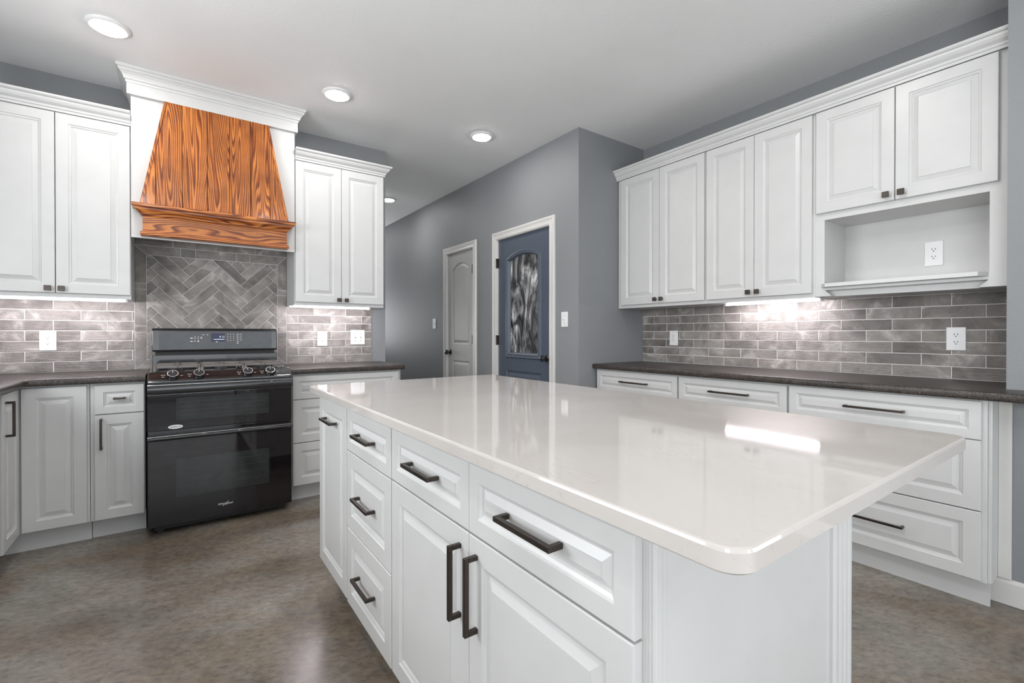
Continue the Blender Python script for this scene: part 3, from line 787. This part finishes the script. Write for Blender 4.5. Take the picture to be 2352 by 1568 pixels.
for s in (-1, 1):       # slanted edge boards
    bm = BM(); lay = bm.faces.layers.float.new('tone')
    e0, e1 = edge(zt_, s), edge(zb_, s)
    pts = [(e0, zt_), (e1, zb_), (e1 - s * .0135, zb_), (e0 - s * .0135, zt_)]
    A_ = [bm.verts.new((p[0], yface(p[1]) - .003, p[1])) for p in pts]; B_ = [bm.verts.new((p[0], -.001, p[1])) for p in pts]
    bm.faces.new(A_); bm.faces.new(B_[::-1])
    for q in range(4): bm.faces.new((A_[q], B_[q], B_[(q + 1) % 4], A_[(q + 1) % 4]))
    for f in bm.faces: f[lay] = 0.62
    obj('edge_board', bm, M['pine_v'], root)
LP = [(0.0, 1.926), (.049, 1.926), (.050, 1.922), (.050, 1.908), (.047, 1.905), (.036, 1.903), (.034, 1.893), (.024, 1.884), (.014, 1.874), (.012, 1.866), (.004, 1.864), (0.0, 1.856)]
# mantel moulding around the apron: apron face at y=-.062
ax0, ax1, ay = -.400, .392, -.062
bm = BM(); sweep(bm, LP, [(ax0, -.001, (-1, 0)), (ax0, ay, (-1, -1)), (ax1, ay, (1, -1)), (ax1, -.001, (1, 0))]); obj('mantel_ledge', bm, M['pine_h'], root)
bm = BM(); box(bm, ax0, ax1, ay, -.001, 1.752, 1.924); obj('apron_board', bm, M['pine_h'], root)
bm = BM(); box(bm, ax0 - .012, ax1 + .012, ay - .014, -.001, 1.742, 1.766); obj('lower_bead', bm, M['pine_h'], root, bevel=.006, seg=3)

# ------------------------------------------------------------------ range (double oven)
root = thing('gas_range', 'black double oven gas range standing between white base cabinets', 'range', (0.2335, 3.315, 0))
h2 = 0.372
obj('body', cbox(-h2, h2, .045, .60, .045, .900), M['black'], root, bevel=.002)
for x in (-.33, .30):
    for y in (.07, .54): obj('foot', cbox(x, x + .03, y, y + .03, 0.0, .045), M['slot'], root)
obj('kick_plate', cbox(-h2 + .03, h2 - .03, .075, .085, .012, .05), M['slot'], root)
def oven_door(z0, z1, wz0, wz1):
    d = obj('oven_door', cbox(-h2, h2, 0.0, .044, z0, z1), M['oven_glass'], root, bevel=.0035)
    bm = BM(); pts = []
    x0, x1, rr_ = -.240, .240, .008
    for cx_, cz_, a0 in ((x1 - rr_, wz1 - rr_, 0), (x0 + rr_, wz1 - rr_, 90), (x0 + rr_, wz0 + rr_, 180), (x1 - rr_, wz0 + rr_, 270)):
        for k in range(4): a = R(a0 + 30 * k); pts.append((cx_ + rr_ * math.cos(a), cz_ + rr_ * math.sin(a)))
    prism(bm, pts, 1, -.0012, .004); w_ = obj('oven_window', bm, M['oven_window'], d)
    bm = BM()
    for k in range(4): z = wz0 + (wz1 - wz0) * (.22 + .2 * k); box(bm, -.222, .222, -.0016, -.0011, z, z + .0012)
    obj('oven_rack', bm, M['rack'], w_)
    return d
d1 = oven_door(.597, .862, .650, .778)
d2 = oven_door(.052, .574, .205, .427)
def bar(d, zc, hh):
    bm = BM(); pts = [(.0, zc - hh), (-.018, zc - hh), (-.030, zc - hh * .6), (-.034, zc), (-.030, zc + hh * .7), (-.018, zc + hh), (.0, zc + hh)]
    prism(bm, pts, 0, -h2 + .001, h2 - .001); o = obj('door_handle', bm, M['black_trim'], d, bevel=.0015, seg=1); auto_smooth(o, 35)
    bm = BM(); box(bm, -h2 + .001, h2 - .001, -.019, -.016, zc + hh - .001, zc + hh + .0012); box(bm, -h2 + .001, h2 - .001, -.006, -.002, zc - hh - .0015, zc - hh); obj('handle_edge', bm, M['chrome'], o)
bar(d1, .833, .027); bar(d2, .556, .013)
# logo lettering on the lower door
def text(body, parent, loc, size, m, shear=0.0, rotx=90, ext=.0003, name='lettering', align='CENTER'):
    cu = bpy.data.curves.new(name, 'FONT'); cu.body = body; cu.size = size; cu.extrude = ext; cu.shear = shear; cu.align_x = align; cu.align_y = 'CENTER'
    cu.materials.append(m)
    tmp = bpy.data.objects.new(name + '_curve', cu); col.objects.link(tmp)
    dg = bpy.context.evaluated_depsgraph_get(); dg.update()
    me = bpy.data.meshes.new_from_object(tmp.evaluated_get(dg)); bpy.data.objects.remove(tmp)
    if not me.materials: me.materials.append(m)
    o = bpy.data.objects.new(name, me); col.objects.link(o); o.parent = parent; o.location = loc; o.rotation_euler = (R(rotx), 0, 0)
    return o
t = text('Whirlpool', d2, (.001, -.0008, .122), .0185, M['print'], .12)
bm = BM()
pts = []
for k in range(25):
    a = 2 * math.pi * k / 24; pts.append((math.cos(a), math.sin(a)))
vs_o, vs_i = [], []
for k in range(24):
    a = 2 * math.pi * k / 24
    ca, sa = math.cos(a) * .021, math.sin(a) * .0035
    th_ = R(38); p = (ca * math.cos(th_) - sa * math.sin(th_) + .004, ca * math.sin(th_) + sa * math.cos(th_) + .122)
    ca, sa = math.cos(a) * .0198, math.sin(a) * .0024
    q = (ca * math.cos(th_) - sa * math.sin(th_) + .004, ca * math.sin(th_) + sa * math.cos(th_) + .122)
    vs_o.append(bm.verts.new((p[0], -.0008, p[1]))); vs_i.append(bm.verts.new((q[0], -.0008, q[1])))
for k in range(24): j = (k + 1) % 24; bm.faces.new((vs_o[k], vs_o[j], vs_i[j], vs_i[k]))
obj('logo_ring', bm, M['print'], d2)
# oval sticker on the upper door
bm = BM(); prism(bm, [(-.2425 + .035 * math.cos(2 * math.pi * k / 32), .6150 + .0115 * math.sin(2 * math.pi * k / 32)) for k in range(32)], 1, -.0010, .0)
stk = obj('oval_sticker', bm, M['print'], d1)
text('AMERICA', stk, (-.2425, -.0014, .6150), .0125, M['ink'])
# sloped control panel
bm = BM()
pts = [(-.012, .868), (-.012, .880), (-.006, .886), (.046, .925), (.056, .929), (.10, .929), (.10, .868)]
prism(bm, pts, 0, -h2, h2)
cp = obj('control_panel', bm, M['black'], root, bevel=.006, seg=3)
tilt = Matrix.Rotation(R(-18), 3, 'X')
for kx in (-.2545, -.1290, .1235, .2490):
    bm = BM(); c = Vector((kx, .019, .9035))
    cyl(bm, c, .0285, .026, .025, 2, 28, Matrix.Rotation(R(40), 3, 'X'))
    kb = obj('burner_knob', bm, M['black'], root, bevel=.002)
    nrm = Matrix.Rotation(R(40), 3, 'X') @ Vector((0, 0, 1))
    bm = BM(); mt = Matrix.Rotation(R(40), 3, 'X'); vo, vi = [], []
    for k in range(28):
        a = 2 * math.pi * k / 28
        for r_, lst in ((.0272, vo), (.0240, vi)): lst.append(bm.verts.new(c + nrm * .0256 + mt @ Vector((r_ * math.cos(a), r_ * math.sin(a), 0))))
    for k in range(28): j = (k + 1) % 28; bm.faces.new((vo[k], vo[j], vi[j], vi[k]))
    obj('knob_ring', bm, M['chrome'], kb)
    bm = BM()
    vv = [bm.verts.new(c + nrm * .0259 + mt @ Vector(p)) for p in ((-.0012, .006, 0), (.0012, .006, 0), (.0012, .020, 0), (-.0012, .020, 0))]; bm.faces.new(vv)
    obj('knob_mark', bm, M['print'], kb)
    bm = BM()
    for dx, dy, w_ in ((-.056, .012, .010), (-.044, .012, .009), (-.052, -.004, .012), (.036, .004, .012)):
        p0 = c + nrm * .0022 + mt @ Vector((dx, dy, 0))
        vv = [bm.verts.new(p0 + mt @ Vector(q)) for q in ((0, -.0012, 0), (w_, -.0012, 0), (w_, .0012, 0), (0, .0012, 0))]; bm.faces.new(vv)
    obj('panel_print', bm, M['print'], cp)['kind'] = 'stuff'
# cooktop, burners, grates
obj('cooktop', cbox(-h2, h2, .09, .50, .900, .9285), M['black'], root, bevel=.006, seg=3)
for bx, by in ((-.24, .19), (-.24, .40), (0.0, .30), (.24, .19), (.24, .40)):
    bm = BM(); cyl(bm, (bx, by, .9285), .042, .040, .010); cyl(bm, (bx, by, .9385), .030, .028, .008); o = obj('burner', bm, M['slot'], root); auto_smooth(o)
def grate(x0, x1):
    bm = BM(); t_ = .011; zz0, zz1 = .946, .960
    y0, y1 = .105, .49
    for y in (y0, y1 - t_): box(bm, x0 + .012, x1 - .012, y, y + t_, zz0, zz1)
    for x in (x0, x1 - t_): box(bm, x, x + t_, y0 + .012, y1 - .012, zz0, zz1)
    for x in (x0 + t_ / 2, x1 - t_ / 2):
        for y in (y0 + t_ / 2, y1 - t_ / 2): cyl(bm, (x, y, .9285), .010, .008, .020, 2, 10)
    xm = (x0 + x1) / 2
    for yc in (.19, .40) if abs(xm) > .1 else (.30,):
        for k in range(4):
            a = math.pi / 4 + k * math.pi / 2
            if k % 2 == 0: pass
        box(bm, x0 + t_, xm - .022, yc - .005, yc + .005, zz0 + .003, zz1 + .004); box(bm, xm + .022, x1 - t_, yc - .005, yc + .005, zz0 + .003, zz1 + .004)
        box(bm, xm - .005, xm + .005, yc + .022, yc + .085, zz0 + .003, zz1 + .004); box(bm, xm - .005, xm + .005, yc - .085, yc - .022, zz0 + .003, zz1 + .004)
    box(bm, x0 + t_, x1 - t_, .290, .301, zz0, zz1)
    obj('grate', bm, M['iron'], root, bevel=.003, seg=2)
grate(-.345, -.118); grate(-.114, .114); grate(.118, .345)
# backguard
bm = BM(); box(bm, -.365, .365, .510, .60, .900, 1.010); obj('backguard_base', bm, M['black_trim'], root, bevel=.003)
bm = BM(); box(bm, -.350, .350, .525, .60, 1.008, 1.040); obj('backguard_gap', bm, M['slot'], root)
bm = BM(); prism(bm, [(.492, 1.034), (.488, 1.045), (.492, 1.170), (.505, 1.186), (.60, 1.190), (.60, 1.034)], 0, -.366, .364)
bg = obj('backguard', bm, M['black_trim'], root, bevel=.005, seg=3)
bm = BM(); prism(bm, [(-.325, 1.045), (.322, 1.045), (.327, 1.050), (.327, 1.160), (.322, 1.165), (-.325, 1.165), (-.330, 1.160), (-.330, 1.050)], 1, .4868, .495)
pg = obj('control_glass', bm, M['panel_glass'], bg)
Yc = .4862
bm = BM(); box(bm, -.045, .037, Yc - .0002, Yc + .0006, 1.095, 1.155); scr = obj('display', bm, M['lcd'], pg)
text('8 12', scr, (.019, Yc - .0008, 1.129), .017, M['lcd_on'], name='clock_digits')
bm = BM(); box(bm, -.030, .033, Yc - .0008, Yc - .0003, 1.110, 1.1135); obj('display_bar', bm, M['lcd_on'], scr)
bm = BM()
def dash(x, z, w_, h_=.0024): box(bm, x - w_ / 2, x + w_ / 2, Yc - .0006, Yc + .0004, z - h_ / 2, z + h_ / 2)
for i in range(3):
    for j in range(4): dash(.053 + i * .0175, 1.147 - j * .0150, .0045, .0040)
for z, n_ in ((1.121, 3), (1.099, 2)):
    dash(-.155, z, .014, .0055)
    for i in range(n_): dash(-.136 + i * .018, z, .009 if i < n_ - 1 else .011, .003 if i < n_ - 1 else .005); dash(-.136 + i * .018, z + .010, .006, .003)
for i in range(2): dash(-.088 + i * .0225, 1.144, .009, .004)
for j in range(5): dash(.113, 1.147 - j * .0125, .011, .0035)
for j in range(4): dash(.132, 1.147 - j * .0135, .014 - (j % 2) * .004, .0025)
dash(-.012, 1.095, .012, .005); dash(.113, 1.085, .010, .005)
obj('panel_print', bm, M['print'], pg)['kind'] = 'stuff'
def loop(x0, x1, z0, z1, t_=.0009):
    for a in ((x0, x1, z0, z0 + t_), (x0, x1, z1 - t_, z1), (x0, x0 + t_, z0, z1), (x1 - t_, x1, z0, z1)): box(bm, a[0], a[1], Yc - .0006, Yc + .0004, a[2], a[3])
for a_ in ((.043, .098, 1.092, 1.156), (-.100, -.077, 1.138, 1.150), (-.076, -.053, 1.138, 1.150), (-.146, -.090, 1.115, 1.127), (-.146, -.108, 1.093, 1.105), (.105, .142, 1.142, 1.153)):
    bm = BM(); loop(*a_); obj('keypad_outline', bm, M['iron'], pg)

# ------------------------------------------------------------------ island
def rounded(x0, x1, y0, y1, r, n=16):
    pts = []
    for cx_, cy_, a0 in ((x1 - r, y1 - r, 0), (x0 + r, y1 - r, 90), (x0 + r, y0 + r, 180), (x1 - r, y0 + r, 270)):
        for k in range(n + 1): a = R(a0 + 90 * k / n); pts.append((cx_ + r * math.cos(a), cy_ + r * math.sin(a)))
    return pts
IX0, IX1, IY0, IY1 = 0.487, 1.487, 0.262, 2.285
bm = BM()
rings = []
for ins, z in ((.003, .884), (.0, .887), (.0, .909), (.0015, .9128), (.005, .914)):
    rings.append([bm.verts.new((x, y, z)) for x, y in rounded(IX0 + ins, IX1 - ins, IY0 + ins, IY1 - ins, .035 - ins)])
bm.faces.new(rings[0][::-1]); bm.faces.new(rings[-1])
for a, b2 in zip(rings, rings[1:]):
    for i in range(len(a)): j = (i + 1) % len(a); bm.faces.new((a[i], a[j], b2[j], b2[i]))
o = tag(obj('island_countertop', bm, M['quartz']), 'large white quartz countertop with rounded corners on the kitchen island', 'countertop'); auto_smooth(o, 12)
XI = 0.530; ZI = 0.8835
def iunit(label, name, b0, b1):
    root = thing(name, label, 'cabinet', (XI, 0, 0), R(-90))
    carcass(root, b0, b1, ZB, ZI, 0.632); toe(root, b0, b1, .085); return root
r_ = iunit('slim white pull-out cabinet at the far end of the island', 'pull_out_cabinet', -2.262, -1.838)
d = front(r_, 'door', -2.255, -1.843, .125, .862); pull(d, -2.050, .782, .168)
r_ = iunit('white island cabinet with a stack of three drawers', 'drawer_cabinet', -1.8375, -1.3735)
for (z0, z1), hz in zip([(.706, .862), (.413, .702), (.120, .409)], (.786, .560, .272)):
    d = front(r_, 'drawer', -1.832, -1.379, z0, z1); pull(d, -1.602, hz, .168)
r_ = iunit('wide white island cabinet nearest the camera, two drawers over two doors', 'base_cabinet', -1.373, -0.432)
d = front(r_, 'drawer', -1.369, -0.909, .708, .862); pull(d, -1.138, .789, .168)
d = front(r_, 'drawer', -0.906, -0.441, .708, .862); pull(d, -0.675, .791, .168)
d = front(r_, 'door', -1.369, -0.909, .122, .703); pull(d, -.945, .583, .170, True)
d = front(r_, 'door', -0.906, -0.441, .122, .703); pull(d, -.872, .583, .170, True)
# end panel facing the camera (-Y) and the seating side panel
root = thing('knee_wall', 'plain pale end panel with fluted corner post on the near end of the island', 'panel', (0, 0.4315, 0))
obj('panel_board', cbox(.5505, 1.165, -.006, 0.0, 0.0, ZI), M['white'], root)
bm = BM(); box(bm, .5505, .566, -.014, -.006, 0, ZI); box(bm, .566, .584, -.009, -.006, 0, ZI); obj('stile', bm, M['white'], root, bevel=.002)
bm = BM(); prof = [(1.163, 0), (1.163, -.012), (1.172, -.016), (1.184, -.016)]
x = 1.184
for k in range(3): prof += [(x + .004, -.011), (x + .014, -.011), (x + .018, -.016), (x + .024, -.016)]; x += .024
prof += [(1.262, -.012), (1.266, 0.0)]
prism(bm, prof, 2, 0.0, ZI); obj('fluted_post', bm, M['white'], root)
obj('side_board', cbox(1.163, 1.266, 0.0, 1.83, 0.0, ZI), M['white'], root)

# ------------------------------------------------------------------ outlets and switches
def outlet(label, cat, loc, rz, kind, w_=.076, h_=.120):
    root = thing('wall_outlet' if cat == 'outlet' else 'light_switch', label, cat, loc, rz)
    p = obj('cover_plate', cbox(-w_ / 2, w_ / 2, -.006, 0.0, -h_ / 2, h_ / 2), M['plate'], root, bevel=.0025)
    if kind == 'duplex':
        for zc in (-.0195, .0195):
            bm = BM(); prism(bm, [(.0165 * (abs(math.cos(a)) ** .6) * (1 if math.cos(a) > 0 else -1), zc + .0145 * math.sin(a)) for a in [2 * math.pi * k / 20 for k in range(20)]], 1, -.0075, -.005)
            r2 = obj('receptacle', bm, M['plate'], root)
            bm = BM()
            for x in (-.0065, .0065): box(bm, x - .0012, x + .0012, -.0080, -.0072, zc + .000, zc + .0085)
            cyl(bm, (0, -.0080, zc - .0065), .0027, .0027, .0008, 1, 10); obj('slots', bm, M['slot'], r2)
    elif kind == 'decora':
        bm = BM(); box(bm, -.0165, .0165, -.0085, -.005, -.0335, .0335); r2 = obj('receptacle', bm, M['plate'], root, bevel=.001)
        bm = BM()
        for zc in (-.017, .017):
            for x in (-.0065, .0065): box(bm, x - .0011, x + .0011, -.0090, -.0083, zc, zc + .008)
            cyl(bm, (0, -.0090, zc - .0065), .0025, .0025, .0008, 1, 10)
        box(bm, -.012, .012, -.0088, -.0083, -.0006, .0006)
        obj('slots', bm, M['slot'], r2)
    else:
        xs = (-.023, .023) if kind == 'double' else (0,)
        for x in xs:
            bm = BM(); prism(bm, [(-.006, -.011), (-.006, .011), (-.016, .010), (-.018, .004)], 0, x - .0045, x + .0045); obj('toggle', bm, M['plate'], root)
            bm = BM(); 
            bm.free()
            for z in (-.030, .030):
                bm = BM(); cyl(bm, (x, -.0068, z), .003, .003, .001, 1, 10); obj('screw', bm, M['slot'], root)
    return root
outlet('white outlet in the brick tile left of the range', 'outlet', (-0.640, YT, 1.108), 0, 'decora')
outlet('white outlet in the brick tile right of the range', 'outlet', (0.952, YT, 1.112), 0, 'duplex')
outlet('white double switch plate in the tile right of the range', 'switch', (1.237, YT, 1.121), 0, 'double', .118, .122)
outlet('white outlet in the far part of the right wall backsplash', 'outlet', (XT, 2.319, 1.116), R(-90), 'decora')
outlet('white outlet in the near part of the right wall backsplash', 'outlet', (XT, 0.628, 1.124), R(-90), 'duplex')
outlet('white outlet inside the microwave niche', 'outlet', (XU + .315, 0.714, 1.575), R(-90), 'duplex', .076, .130)
outlet('white light switch to the right of the blue door', 'switch', (XD, 2.792, 1.265), R(-90), 'single')
outlet('white light switch to the left of the pale grey door', 'switch', (XD, 5.120, 1.272), R(-90), 'single')
outlet('white switch plate seen edge-on at the end of the range wall', 'switch', (1.482, 4.035, 1.265), R(90), 'single')

# ------------------------------------------------------------------ ceiling lights and led bars
can0 = None
spots = [(-.285, 3.195, 'round ceiling light above the left of the range hood'), (.869, 3.210, 'round ceiling light just right of the range hood'), (2.000, 3.212, 'round ceiling light in front of the blue door'),
         (2.035, 5.36, 'round ceiling light partly hidden behind the cabinet, over the hallway'),
         (-.285, 1.05, 'round ceiling light out of view near the sink'), (-.285, -.1, 'added round ceiling light out of view left of the camera'), (.869, .95, 'round ceiling light out of view over the island'), (1.95, 1.00, 'round ceiling light out of view before the right counter'),  # the one left of the camera is added to brighten the base cabinets
         (1.95, 7.1, 'added unseen round ceiling light at the end of the hallway')]  # extra fixture added to brighten the hallway
for x, y, lab in spots:
    if can0 is None:
        root = can0 = thing('ceiling_light', lab, 'ceiling light', (x, y, H), 0, 'recessed ceiling lights')
        bm = BM(); lathe(bm, [(.070, 0.0), (.0925, 0.0), (.093, .004), (.088, .010), (.076, .014), (.072, .013)], (0, 0, 0), 'z-', 40)
        bm.faces.ensure_lookup_table()
        bmesh.ops.delete(bm, geom=[f for f in bm.faces if len(f.verts) > 10], context='FACES')
        tr = obj('trim_ring', bm, M['plate'], root); auto_smooth(tr, 40)
        bm = BM(); lathe(bm, [(.0715, .0005), (.0715, .0125), (.066, .0175), (.050, .0205), (.0, .0215)], (0, 0, 0), 'z-', 40); df = obj('diffuser', bm, M['can'], root)
    else:
        r2 = can0.copy(); col.objects.link(r2); r2.location = (x, y, H); r2['label'] = lab
        for ch in (tr, df): c = ch.copy(); col.objects.link(c); c.parent = r2
def led(label, loc, rz, length):
    root = thing('led_bar', label, 'under-cabinet light', loc, rz)
    obj('housing', cbox(-length / 2, length / 2, -.004, .022, -.004, 0.0), M['plate'], root)
    bm = BM(); prism(bm, [(.003, -.004), (.003, -.0085), (.0045, -.0100), (.0095, -.0100), (.011, -.0085), (.011, -.004)], 0, -length / 2 + .012, length / 2 - .012); obj('diffuser', bm, M['led'], root)
    for s in (-1, 1): obj('end_cap', cbox(min(s * length / 2, s * (length / 2 - .012)), max(s * length / 2, s * (length / 2 - .012)), -.004, .022, -.0115, -.004), M['plate'], root)
led('lit under-cabinet light bar left of the range', (-0.555, 3.715, ZU0 - .0005), 0, .62)
led('lit under-cabinet light bar right of the range', (0.963, 3.715, ZU0 - .0005), 0, .60)
led('lit under-cabinet light bar on the right wall', (3.115, 1.490, ZU0 - .0005), R(-90), .61)
